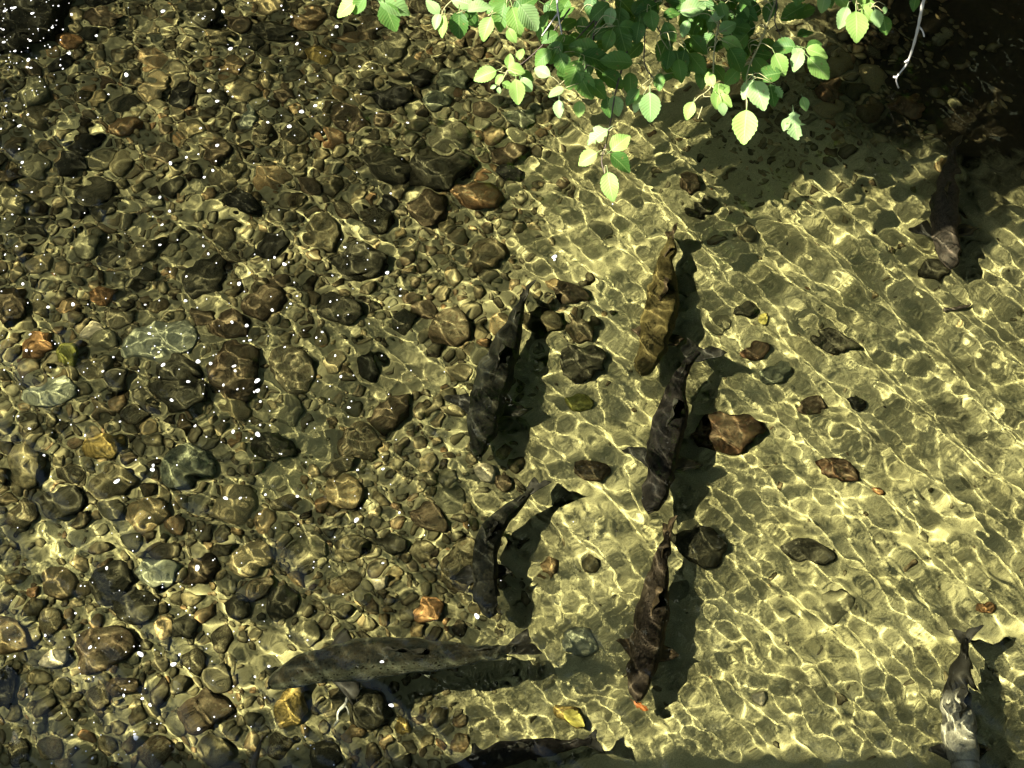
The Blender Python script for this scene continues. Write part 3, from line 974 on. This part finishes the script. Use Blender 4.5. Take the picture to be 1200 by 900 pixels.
spurs = [tube([at(1076, 30, .34)[:], at(1081, 36, .33)[:], at(1083, 43, .31)[:]], [.004, .003, .0035]), tube([at(1065, 70, .15)[:], at(1060, 73, .14)[:]], [.005, .003]), tube([at(1051, 91, .055)[:], at(1047, 90, .06)[:]], [.006, .004])]
V, F = tube([at(1092, -30, .60)[:], at(1082, 2, .48)[:], at(1074, 40, .30)[:], at(1064, 72, .14)[:], at(1051, 90, .06)[:], at(1051, 97, .03)[:], at(1053, 103, .005)[:]], [.0075, .0065, .006, .0055, .005, .004, .003])
V, F = join([(V, F)] + spurs)
tag(link('bare_twig', py_mesh('bare_twig', V, F), M['pale_bark']), 'pale bare curved twig hanging down to the dark water, upper right', 'twig')
bz = lambda px, py, h: (at(px, py, -DEPTH).x, at(px, py, -DEPTH).y, float(bed_z(at(px, py, -DEPTH).x, at(px, py, -DEPTH).y)) + h)
parts = [tube([bz(424, 818, .12), bz(410, 830, .12), bz(400, 845, .12), bz(397, 860, .11)], [.004, .0045, .005, .004]),
         tube([bz(403, 843, .12), bz(408, 852, .12)], [.004, .002])]
V, F = join(parts)
tag(link('sunken_twig', py_mesh('sunken_twig', V, F), M['pale_bark'], wet=True), 'thin white forked twig below the big speckled fish', 'twig')
V, F = tube([bz(1101, 368, .03), bz(1112, 364, .03), bz(1126, 358, .035), bz(1140, 354, .03)], [.008, .012, .010, .005])  # dark tube laid on the sand in place of a twig's shadow
tag(link('twig_shadow', py_mesh('twig_shadow', V, F), M['bark'], wet=True), 'dark stick shape standing for a twig shadow right of the shaded fish', 'stick')
V, F = tube([at(308, 862, -.03)[:], at(303, 877, -.06)[:], at(298, 895, -.10)[:], at(294, 920, -.16)[:]], [.002, .008, .013, .016])
tag(link('dark_stick', py_mesh('dark_stick', V, F), M['bark'], wet=True), 'dark pointed stick end standing up at the bottom edge, lower left', 'stick')

# ------------------------------------------------------------------ leaves
def leaf_mesh(seed, ragged=False, curl=0.15, fold=0.25):
    """An alder leaf, length 1 along +y from the stalk end, with a toothed edge, a folded midrib and a stalk."""
    r = random.Random(seed)
    n = 17
    prof = lambda t: 0.335 * (math.sin(math.pi * t ** 0.78) ** 0.8) if 0 < t < 1 else 0.0
    V, F, UV = [], [], []
    cols = (-1, -.5, 0, .5, 1)
    for i in range(n):
        t = i / (n - 1)
        w = prof(t) * (1 + (0.05 if i % 2 else -0.035) + r.uniform(-.03, .03))
        for c in cols:
            ww = w
            if ragged and abs(c) == 1 and r.random() < .45:
                ww = w * r.uniform(.35, .8)
            x = c * ww
            z = abs(x) * fold - curl * (t - .4) ** 2 + .025 * math.sin(t * 9 + c * 2 + seed) * abs(c)
            y = t + (0.018 * abs(c) if i % 2 else 0)
            V.append((x, y, z))
            UV.append((c * .5 + .5, t))
    m = len(cols)
    for i in range(n - 1):
        for j in range(m - 1):
            F.append([i * m + j, i * m + j + 1, (i + 1) * m + j + 1, (i + 1) * m + j])
    b = len(V)
    for y, w in ((-.22, .012), (0.02, .016)):
        V += [(-w, y, -.03 if y < 0 else 0.0), (w, y, -.03 if y < 0 else 0.0), (0, y, .012 if y > 0 else -.015)]
        UV += [(.5, 0)] * 3
    F += [[b, b + 1, b + 4, b + 3], [b + 1, b + 2, b + 5, b + 4], [b + 2, b, b + 3, b + 5]]
    me = py_mesh('leaf', V, F)
    uv = me.uv_layers.new(name='UVMap')
    for lp in me.loops:
        uv.data[lp.index].uv = UV[lp.vertex_index]
    return me


def leaf_material(name, a, b, vein):
    k = N(name, 0.5, 0.22)
    uv = k.n('UVMap')
    uv.uv_map = 'UVMap'
    s = k.n('SeparateXYZ')
    k.l(uv.outputs[0], s.inputs[0])
    ax = k.math('ABSOLUTE', k.math('SUBTRACT', s.outputs[0], 0.5))
    # side veins slope forward from the midrib
    w = k.math('SINE', k.math('MULTIPLY', k.math('SUBTRACT', s.outputs[1], k.math('MULTIPLY', ax, 0.45)), 62))
    side = k.ramp(w, [(0.80, 0.0), (1.0, 1.0)])
    midrib = k.ramp(ax, [(0.012, 1.0), (0.035, 0.0)])
    v = k.math('MAXIMUM', k.math('MULTIPLY', side, 0.28), k.math('MULTIPLY', midrib, 0.8))
    tone = k.math('ADD', k.math('MULTIPLY', k.n('ObjectInfo').outputs['Random'], 0.75), k.math('MULTIPLY', k.noise(2.2, 3), 0.4))
    c = k.mix(tone, a, b)
    c = k.mix(k.math('MULTIPLY', k.ramp(k.noise(6, 4, .7), [(0.60, 0.0), (0.68, 1.0)]), .6), c, (0.20, 0.13, 0.04))
    c = k.mix(v, c, vein)
    k.bump(w, 0.12, 0.02)
    k.put(k.b.inputs['Base Color'], c)
    tr = k.n('BsdfTranslucent')
    k.l(k.mix(1.0, c, (1.15, 1.2, 0.6), 'MULTIPLY'), tr.inputs['Color'])
    mx = k.n('MixShader')
    mx.inputs[0].default_value = 0.36
    k.l(k.b.outputs[0], mx.inputs[1])
    k.l(tr.outputs[0], mx.inputs[2])
    k.l(mx.outputs[0], k.out.inputs['Surface'])
    return k.m


M['leaf'] = leaf_material('alder_leaf', (0.030, 0.090, 0.014), (0.10, 0.20, 0.034), (0.17, 0.26, 0.07))
M['pale_leaf'] = leaf_material('alder_leaf_glare', (0.17, 0.31, 0.085), (0.29, 0.42, 0.17), (0.36, 0.46, 0.22))  # leaf colour lightened to stand for glare
M['sunlit_leaf'] = leaf_material('alder_leaf_sunlit', (0.17, 0.31, 0.065), (0.25, 0.38, 0.09), (0.36, 0.44, 0.17))  # leaf colour brightened for the leaves that hang in the sun
LEAVES = [leaf_mesh(s, False, R.uniform(.05, .35), R.uniform(.12, .4)) for s in range(7)]
RAGGED = [leaf_mesh(s, True, .2, .3) for s in range(20, 23)]
for me in LEAVES + RAGGED:
    me.materials.append(M['leaf'])


STALKS = []


def put_leaf(root, pos, L, direction, normal, mat='leaf', ragged=False, name='leaf'):
    o = link(name, R.choice(RAGGED if ragged else LEAVES), None, root)
    y = direction.normalized()
    z = (normal - y * normal.dot(y)).normalized()
    x = y.cross(z)
    m = Matrix((x, y, z)).transposed()
    w = R.uniform(.88, 1.1)
    STALKS.append((pos - root.location - y * L * .68, y, L))
    o.matrix_local = Matrix.LocRotScale(pos - root.location - y * L * .5, m, Vector((L * w, L, L)))
    if mat != 'leaf':
        o.material_slots[0].link = 'OBJECT'
        o.material_slots[0].material = M[mat]
    return o


def px_leaf(root, px, py, Lpx, ang, z, mat='leaf', ragged=False, wild=.33):
    p = at(px, py, z)
    s = (at(px + 1, py, z) - p).length
    a = math.radians(ang)
    d = RX * math.cos(a) + UX * math.sin(a) - BX * R.uniform(-.05, .45)
    n = BX * .75 + Vector((-.25, 0, .45)) + Vector([R.uniform(-1, 1) for _ in range(3)]) * wild
    put_leaf(root, p, Lpx * s * 0.9, d, n, mat, ragged)
    return p


def branch(label, base, z, twigs, leaves, fill=(), group=None):
    """twigs: pixel polylines with (px, py, dz); leaves: (px, py, length, angle, dz, material)."""
    root = link('alder_branch', None, loc=at(*base, z))
    tag(root, label, 'branch', group)
    STALKS.clear()
    lines = []
    for pts, r0, r1, mat in twigs:
        P3 = [(at(a, b, z + c) - root.location)[:] for a, b, c in pts]
        lines.append(spline(P3, 40)[0])
        V, F = tube(P3, [r0, r1], 6)
        link('twig', py_mesh('twig', V, F), M[mat], root)
    for e in leaves:
        px, py, L, ang, dz, mat = e[:6]
        px_leaf(root, px, py, L, ang, z + dz, mat, len(e) > 6)
    for x0, x1, y0, y1, n, dz0, dz1 in fill:
        for _ in range(n):
            px_leaf(root, R.uniform(x0, x1), R.uniform(y0, y1), R.uniform(22, 38), R.gauss(-80, 60), z + R.uniform(dz0, dz1), 'leaf', R.random() < .08, .55)
    lines = np.concatenate(lines)
    st = []
    for p, y, L in STALKS:
        d = np.linalg.norm(lines - np.array(p), axis=1)
        j = int(d.argmin())
        if .012 < d[j] < .12:
            q = np.array(p) * .5 + lines[j] * .5 - np.array(y) * min(.35 * d[j], .03)
            st.append(tube([list(p), q.tolist(), lines[j].tolist()], [.0011, .0014, .0019], 5, 8))
    if st:
        V, F = join(st)
        tag(link('leaf_stalks', py_mesh('leaf_stalks', V, F), M['stem'], root), kind='stuff')
    return root


LF, PL, SL = 'leaf', 'pale_leaf', 'sunlit_leaf'
branch('leftmost leafy sprig of four leaves at the top edge', (432, -14), .32,
       [([(440, -60, .05), (432, -14, 0), (424, 4, 0)], .004, .002, 'stem'), ([(432, -14, 0), (452, 4, 0)], .003, .002, 'stem')],
       [(405, 10, 34, 215, 0, SL), (421, 6, 30, 235, .02, LF), (457, 20, 42, -68, -.01, LF), (463, 8, 46, -20, .02, PL)])
branch('bright leafy spray right of the four leaf sprig, hanging at the top edge', (560, -20), .34,
       [([(575, -60, .05), (550, -20, .02), (522, 8, 0), (518, 18, 0)], .005, .002, 'stem'), ([(550, -20, .02), (541, 14, 0), (524, 16, 0)], .003, .002, 'stem'),
        ([(600, -60, .05), (596, -15, .02), (594, 10, .02), (598, 35, 0)], .005, .002, 'stem'), ([(594, 10, .02), (572, 18, .02)], .003, .002, 'stem')],
       [(507, 8, 26, 130, 0, PL), (519, 31, 30, -98, 0, SL), (512, 25, 22, -105, .01, PL), (538, 30, 38, -90, -.02, LF), (541, 2, 30, 160, .02, PL), (562, 9, 36, 15, .03, PL),
        (570, 34, 34, -112, 0, SL), (588, 20, 40, -100, .01, LF), (605, 26, 42, -75, .02, SL), (620, 21, 42, -52, .03, PL), (616, 4, 38, 30, .02, LF), (600, 42, 22, -60, 0, SL), (582, 8, 34, 200, -.02, LF), (553, 22, 26, -60, -.04, LF)])
branch('small bright spray with pale buds hanging over the grey brown block', (640, 50), .30,
       [([(668, 10, .05), (640, 48, .02), (615, 72, 0), (594, 86, 0)], .0035, .0018, 'bark'), ([(594, 86, 0), (583, 83, 0)], .002, .0015, 'stem'), ([(594, 86, 0), (586, 98, 0)], .002, .0015, 'stem')],
       [(568, 88, 33, 200, 0, SL), (597, 71, 20, 85, .01, SL), (605, 82, 25, -15, .02, SL), (585, 93, 16, -130, 0, SL), (606, 108, 34, -85, 0, SL), (617, 100, 24, -55, .01, PL), (610, 63, 19, 75, 0, SL), (617, 90, 22, -30, -.03, LF), (578, 102, 9, -160, 0, PL), (585, 106, 9, -90, 0, PL), (595, 100, 16, -20, -.01, SL)])
branch('dark shaded branch with a forked bare twig, left part of the dense leaves', (690, -20), .36,
       [([(655, -40, .06), (653, -2, .03), (654, 15, .02), (659, 45, 0), (660, 68, -.01)], .005, .0025, 'pale_bark'), ([(654, 15, .02), (635, 42, 0)], .003, .002, 'pale_bark'),
        ([(720, -40, .05), (700, 20, 0), (690, 70, -.02), (675, 100, -.02)], .005, .002, 'bark'), ([(700, 20, 0), (664, 58, -.01)], .003, .002, 'bark'), ([(690, 70, -.02), (655, 100, -.03)], .003, .002, 'stem')],
       [(635, 84, 26, 150, 0, PL), (651, 108, 24, 200, .0, PL), (655, 128, 24, -90, 0, PL), (679, 128, 22, -95, 0, SL), (702, 14, 34, -140, .03, LF), (715, 20, 26, -100, .03, PL), (713, 48, 30, -110, .02, LF),
        (644, 44, 26, -150, -.02, LF), (636, 68, 30, -140, -.02, LF), (650, 62, 34, -120, -.01, LF), (664, 52, 38, 10, 0, LF), (684, 57, 42, 165, .01, LF), (700, 70, 46, -20, 0, LF), (722, 72, 44, 175, .01, LF), (725, 28, 44, -95, 0, LF), (730, 48, 42, -75, 0, LF), (672, 88, 42, -110, .02, LF), (686, 100, 44, -60, 0, LF), (660, 75, 32, -70, 0, LF), (700, 105, 34, -40, -.01, LF), (685, 80, 34, -90, -.03, LF), (667, 28, 26, 30, -.04, LF)],
       fill=[(690, 750, -30, 40, 16, -.06, .06), (635, 745, 10, 105, 22, -.13, -.05)])
branch('short hanging shoot with six leaves, lowest tip of the foliage', (716, 126), .28,
       [([(735, 60, .06), (722, 105, .02), (716, 140, 0), (710, 170, 0), (705, 188, 0), (709, 204, 0)], .0035, .002, 'bark'), ([(710, 180, 0), (697, 184, 0)], .002, .0015, 'stem')],
       [(722, 124, 28, -75, 0, PL), (713, 126, 30, -80, -.03, LF), (700, 160, 34, 215, .01, PL, 1), (727, 167, 33, 40, .01, SL), (688, 186, 31, 210, 0, SL), (727, 191, 36, -42, 0, LF), (715, 219, 40, -80, 0, SL)])
branch('dense leafy branch right of the shaded one, widest of the foliage', (820, -30), .36,
       [([(830, -60, .06), (765, 5, .02), (755, 60, 0), (757, 80, 0), (768, 94, 0)], .005, .002, 'bark'), ([(850, -60, .06), (843, 20, .03), (837, 60, .02), (834, 100, 0), (817, 115, 0), (806, 130, 0)], .005, .002, 'stem'),
        ([(834, 100, 0), (845, 112, 0)], .003, .0015, 'stem'), ([(905, -60, .06), (910, 0, .03), (908, 25, 0), (914, 40, 0)], .005, .002, 'bark'), ([(930, -60, .06), (895, 40, .03), (876, 85, 0), (875, 130, 0)], .004, .002, 'stem'),
        ([(757, 10, .02), (775, 40, 0)], .003, .002, 'bark'), ([(823, 125, 0), (818, 139, 0)], .002, .0015, 'stem')],
       [(762, 126, 40, -88, .02, PL), (741, 114, 28, -130, 0, LF), (748, 121, 26, -120, -.01, PL), (812, 10, 36, 10, .04, PL), (798, 4, 34, 160, .03, LF), (840, 20, 26, 200, .03, PL), (853, 32, 26, 30, .03, PL), (858, 52, 32, -25, .02, SL), (863, 70, 36, -60, .01, LF),
        (914, 76, 34, -62, .02, SL), (918, 54, 32, 175, .02, LF), (935, 62, 26, 100, .02, PL), (934, 72, 28, -110, .02, PL), (960, 80, 42, -42, .02, SL), (958, 62, 32, -20, .02, SL), (955, 52, 24, 15, .02, LF), (944, 40, 26, 20, .0, LF),
        (890, 112, 42, -72, .03, PL), (876, 105, 28, -120, .01, PL), (873, 149, 46, -95, .02, SL), (900, 88, 34, 190, .0, LF), (905, 112, 30, -80, -.02, LF), (846, 106, 28, 30, .01, SL), (850, 118, 24, -40, .01, SL), (841, 116, 28, -95, 0, SL), (808, 130, 26, -112, 0, SL), (847, 128, 18, -75, 0, PL),
        (932, 148, 40, -78, 0, PL, 1), (921, 146, 18, -110, 0, PL), (943, 122, 20, -70, 0, PL), (913, 108, 18, -60, 0, PL, 1), (832, 92, 24, 110, .01, SL), (785, 38, 30, -60, .01, LF), (803, 34, 24, -110, .02, PL), (797, 83, 32, -80, .0, LF), (773, 96, 24, -95, .01, LF), (783, 70, 26, -100, .0, LF), (868, 32, 30, -10, .0, LF), (900, 15, 26, -100, .02, LF)],
       fill=[(745, 880, -40, 30, 36, -.08, .06), (775, 880, 15, 98, 40, -.14, -.04), (870, 950, -50, 25, 16, -.06, .05), (860, 905, 40, 95, 8, -.10, -.02)])
branch('small bright sprig at the top edge left of the pale hanging twig', (1000, -20), .34,
       [([(990, -60, .04), (998, -15, 0), (1004, 10, 0), (1012, 10, 0), (1018, 12, 0)], .004, .0018, 'stem')],
       [(988, 21, 31, -108, 0, PL), (1004, 31, 42, -88, .02, SL), (1017, 17, 26, -50, .01, SL), (1028, 22, 26, -70, .01, PL), (987, 1, 26, -50, .02, SL), (1007, 1, 26, -60, .02, SL), (1017, 4, 20, 10, .01, SL), (965, 4, 26, -100, 0, PL), (972, 0, 22, -80, 0, LF), (1037, 30, 26, -80, -.03, LF), (1072, 4, 22, -100, 0, LF), (1037, 12, 10, -90, 0, PL)])

# the rest of the alder above and beyond the picture's top: its crown shades the upper right
crown = link('alder_tree', None, loc=at(620, -330, 1.6))
tag(crown, 'alder crown overhanging the river beyond the hanging sprays', 'tree')
tw = []
for pts in ([(1250, -420, 1.6), (900, -330, 1.55), (620, -230, 1.5), (380, -120, 1.45)], [(900, -330, 1.55), (700, -150, 1.2), (560, -80, 1.1)], [(1250, -420, 1.6), (1050, -250, 1.2), (900, -120, .9), (850, -60, .42)], [(620, -230, 1.5), (600, -120, .9), (575, -60, .4)], [(1050, -250, 1.2), (980, -120, .8), (990, -60, .4)], [(700, -150, 1.2), (690, -90, .8), (720, -45, .42)]):
    tw.append(tube([(at(*p) - crown.location)[:] for p in pts], [.02, .012, .006], 7, 24))
V, F = join(tw)
link('limb', py_mesh('limb', V, F), M['bark'], crown)
LV = [(np.array([v.co[:] for v in m.vertices]), [list(p.vertices) for p in m.polygons]) for m in LEAVES[:4]]
V, F, UVS = [], [], []
BRIGHT = ((897, 975, 38, 95), (868, 905, 95, 168), (917, 948, 130, 168), (975, 1042, 0, 52), (680, 738, 138, 240), (500, 645, -10, 62), (555, 630, 58, 128), (390, 480, -10, 40), (795, 845, -5, 25), (745, 775, 105, 145), (800, 860, 95, 145), (640, 690, 75, 140))


def shades_bright(p, inv):
    """True where a leaf would take the sun from the leaves that hang in full light."""
    f = p.z - .36
    q = inv @ Vector((p.x + .9 * f, p.y + .22 * f, .36))
    u, v = 600 + q.x / -q.z / TH * 600, 450 - q.y / -q.z / TH * 600
    return any(a - 14 < u < b + 14 and c - 12 < v < d + 12 for a, b, c, d in BRIGHT)


def crown_leaf_spots():
    """Foliage hangs up the sun's rays from the part of the river bed that lies in deep shade."""
    inv = M4.inverted()
    for (x0, x1, y0, y1), n in (((1000, 1215, -60, 60), 200), ((1045, 1215, 40, 200), 420), ((1080, 1160, 180, 278), 110), ((1140, 1230, -40, 190), 260), ((865, 1060, 205, 258), 130), ((900, 1000, 60, 130), 70), ((1000, 1100, 130, 225), 120)):
        k = 0
        while k < n:
            g = at(R.uniform(x0, x1), R.uniform(y0, y1), -DEPTH)
            z = R.uniform(.4, 2.2)
            p = Vector((g.x - .9 * z - .576 * DEPTH, g.y - .22 * z - .141 * DEPTH, z))
            q = inv @ p
            if q.y / -q.z < TH * .75 + .012 or shades_bright(p, inv):
                k += .12
                continue
            k += 1
            yield p
    for (x0, x1, y0, y1), n in (((632, 745, 20, 115), 70), ((745, 860, -20, 100), 120), ((660, 960, -60, 0), 40), ((860, 905, 20, 95), 25)):
        k = 0
        while k < n:
            g = at(R.uniform(x0, x1), R.uniform(y0, y1), .36)
            z = R.uniform(.9, 1.8)
            p = Vector((g.x - .9 * z, g.y - .22 * z, .36 + z))
            q = inv @ p
            if q.y / -q.z < TH * .75 + .012 or shades_bright(p, inv):
                k += .08
                continue
            k += 1
            yield p
    for (x0, x1, y0, y1, z0, z1), n in (((560, 1250, -330, -110, .8, 1.8), 160), ((480, 760, -120, -70, .9, 1.6), 90)):
        for _ in range(n):
            p = at(R.uniform(x0, x1), R.uniform(y0, y1), R.uniform(z0, z1))
            if not shades_bright(p, inv):
                yield p


M4 = Matrix.LocRotScale(CAM, Matrix.Rotation(TILT, 3, 'X'), None)
for p in crown_leaf_spots():
    if True:
        L = R.uniform(.08, .14)
        d = Vector((R.gauss(0, 1), R.gauss(0, 1), R.uniform(-.9, .1))).normalized()
        nn = Vector((R.gauss(0, .5), R.gauss(0, .5), 1))
        zz = (nn - d * nn.dot(d)).normalized()
        m = np.array(Matrix((d.cross(zz), d, zz)).transposed()) * L
        lv, lf = R.choice(LV)
        b = len(V)
        V += list(lv @ m.T + np.array(p - crown.location))
        F += [[b + i for i in f] for f in lf]
me = py_mesh('foliage', V, F)
me.uv_layers.new(name='UVMap')
tag(link('foliage', me, M['leaf'], crown), kind='stuff')

# tall trees on the banks just outside the picture; the water mirrors them
def foliage_material(name, a, b):
    k = N(name, 0.6, 0.3)
    return k.colour(k.mix(k.n('ObjectInfo').outputs['Random'], k.mix(k.noise(.9, 4), a, b), k.mix(k.noise(1.3, 4), b, a)))


M['bank_leaf'] = foliage_material('bank_foliage', (0.022, 0.042, 0.012), (0.045, 0.07, 0.02))


def bank_tree(x, y, h, w, seed, label):
    r = np.random.default_rng(seed)
    z0 = float(bed_z(x, y))
    root = link('bank_tree', None, loc=(x, y, z0))
    tag(root, label, 'tree', 'tall trees on the river banks')
    lean = r.normal(0, .3, 2)
    pr = [tube([(0, 0, -.2), (lean[0] * .4, lean[1] * .4, h * .45), (lean[0], lean[1], h * .95)], [.28, .2, .04], 9, 20)]
    C = []
    for i in range(26):
        t = .12 + .86 * (i + r.random()) / 26
        a = i * 2.4 + r.random()
        L = w * (1.1 - .75 * t) * r.uniform(.7, 1.1)
        b = np.array((lean[0] * t, lean[1] * t, h * t))
        e = b + (math.cos(a) * L, math.sin(a) * L, L * r.uniform(-.15, .35))
        pr.append(tube([b.tolist(), ((b + e) / 2 + (0, 0, .1)).tolist(), e.tolist()], [.07, .04, .012], 5, 8))
        for _ in range(150):
            f = r.uniform(.2, 1.08)
            C.append(b + (e - b) * f + r.normal(0, .38, 3))
    V, F = join(pr)
    link('trunk', py_mesh('trunk', V, F), M['bark'], root)
    C = np.array(C)
    n = len(C)
    a, b = r.normal(size=(n, 3)), r.normal(size=(n, 3))
    a /= np.linalg.norm(a, axis=1)[:, None]
    b = np.cross(a, b)
    b /= np.linalg.norm(b, axis=1)[:, None]
    sz = r.uniform(.22, .48, n)[:, None]
    V = np.stack([C - a * sz, C + b * sz * .6, C + a * sz, C - b * sz * .6], 1).reshape(-1, 3)
    tag(link('crown', np_mesh('crown', V, np.arange(n * 4).reshape(n, 4), False), M['bank_leaf'], root), kind='stuff')


BT = [(-3.8, 5.9, 16.0, 3.0), (-1.3, 6.0, 20.0, 3.2), (1.3, 5.8, 19.0, 3.1), (3.8, 5.8, 20.5, 3.2), (-2.6, 9.0, 22.0, 3.6), (0.2, 9.2, 24.0, 3.6), (3.0, 9.0, 23.0, 3.6),
      
      (5.9, 3.4, 12.0, 2.7), (6.1, 0.8, 11.0, 2.7), (6.0, -1.8, 11.5, 2.7)]
for i, (x, y, h, w) in enumerate(BT):
    bank_tree(x, y, h, w, 70 + i, 'tall leafy tree on the river bank mirrored in the water')

# fallen leaves under the water
def sunk_leaf(px, py, L, ang, h, mat, label):
    c = bz(px, py, h)
    root = link('fallen_leaf', None, loc=c)
    tag(root, label, 'leaf')
    a = math.radians(ang)
    o = put_leaf(root, Vector(c), L, Vector((math.cos(a), math.sin(a), .05)), Vector((.15, -.1, 1)), 'leaf', False, 'blade')
    o.material_slots[0].link = 'OBJECT'
    o.material_slots[0].material = M[mat]
    o.cycles.is_caustics_receiver = True


M['yellow_leaf'] = leaf_material('fallen_leaf_yellow', (0.50, 0.42, 0.08), (0.58, 0.48, 0.12), (0.6, 0.52, 0.2))
M['orange_leaf'] = leaf_material('fallen_leaf_orange', (0.36, 0.10, 0.025), (0.48, 0.15, 0.04), (0.5, 0.2, 0.08))
sunk_leaf(895, 374, .065, 60, .02, 'yellow_leaf', 'yellow fallen leaf on the sand near a ragged dark stone')
c = at(750, 828, -.40)
root = link('fallen_leaf', None, loc=c)
tag(root, 'bright orange leaf at the snout of the reddish brown fish', 'leaf')
o = put_leaf(root, c, .062, Vector((.9, -.35, -.1)), Vector((.1, -.3, 1)), 'leaf', True, 'blade')
o.material_slots[0].link = 'OBJECT'
o.material_slots[0].material = M['orange_leaf']
o.cycles.is_caustics_receiver = True
sunk_leaf(672, 848, .08, -30, .07, 'yellow_leaf', 'yellow fallen leaf on the bright lump near the bottom edge')

# ------------------------------------------------------------------ foam flecks
k = N('foam', 0.6, 0.3)
M['foam'] = k.colour(k.mix(k.noise(300, 2), (0.42, 0.43, 0.42), (0.62, 0.62, 0.60)))


def fleck_mesh(seed):
    r = random.Random(seed)
    n = 12
    V, F = [(0, 0, .38)], []
    for ring, z in ((.55, .32), (.9, .12), (1.0, 0.0), (.9, -.1)):
        for j in range(n):
            a = 2 * math.pi * j / n
            w = 1 + .13 * math.sin(2 * a + seed) + .08 * math.sin(3 * a + seed * 2)
            V.append((math.cos(a) * ring * w * 1.12, math.sin(a) * ring * w, z))
    for j in range(n):
        F.append([0, 1 + j, 1 + (j + 1) % n])
    for i in range(3):
        for j in range(n):
            F.append([1 + i * n + j, 1 + (i + 1) * n + j, 1 + (i + 1) * n + (j + 1) % n, 1 + i * n + (j + 1) % n])
    return py_mesh('foam_fleck', V, F)


FLECK = [fleck_mesh(i) for i in range(6)]
for me in FLECK:
    me.materials.append(M['foam'])


def foam_px():
    while True:
        px, py = R.uniform(-5, 720), R.uniform(-5, 900)
        d = 1.0 if px < 300 else max(0.0, 1 - (px - 300) / 230)
        d = max(d, .025)
        d *= 1.0 if py < 620 else .55
        d *= .35 + 1.3 * max(0, .5 + 1.6 * float(vnoise(px, py, 95, 41)))
        if R.random() < d:
            return px, py


for i in range(170):
    px, py = foam_px() if i > 18 else (R.uniform(0, 85), R.uniform(0, 85))
    p = at(px, py)
    r = .0030 + .0054 * R.random() ** 2.0
    o = link('foam_fleck', R.choice(FLECK), None)
    o.location = (p.x, p.y, float(water_z(p.x, p.y)) + .001)
    o.rotation_euler = (0, 0, R.uniform(0, 6.28))
    o.scale = (r * R.uniform(1, 1.35), r, r * .7)
    if i <= 18:
        tag(o, 'small white foam fleck floating over the black corner boulder', 'foam fleck', 'white foam flecks over the black boulder')
    else:
        tag(o, 'small white foam fleck drifting on the water over the cobbles', 'foam fleck', 'white foam flecks drifting on the water')
VV, FF, base = [], [], 0
fv = ICO[1][0] * (1, 1, .6)
for i in range(420):
    px, py = foam_px() if i > 36 else (R.uniform(0, 90), R.uniform(0, 90))
    p = at(px, py)
    VV.append(fv * R.uniform(.0014, .0034) + np.array((p.x, p.y, float(water_z(p.x, p.y)) + .0008)))
    FF.append(F1 + base)
    base += len(fv)
tag(link('foam_specks', np_mesh('foam_specks', np.concatenate(VV), np.concatenate(FF)), M['foam']), 'tiny foam specks sprinkled between the larger flecks', 'foam', kind='stuff')
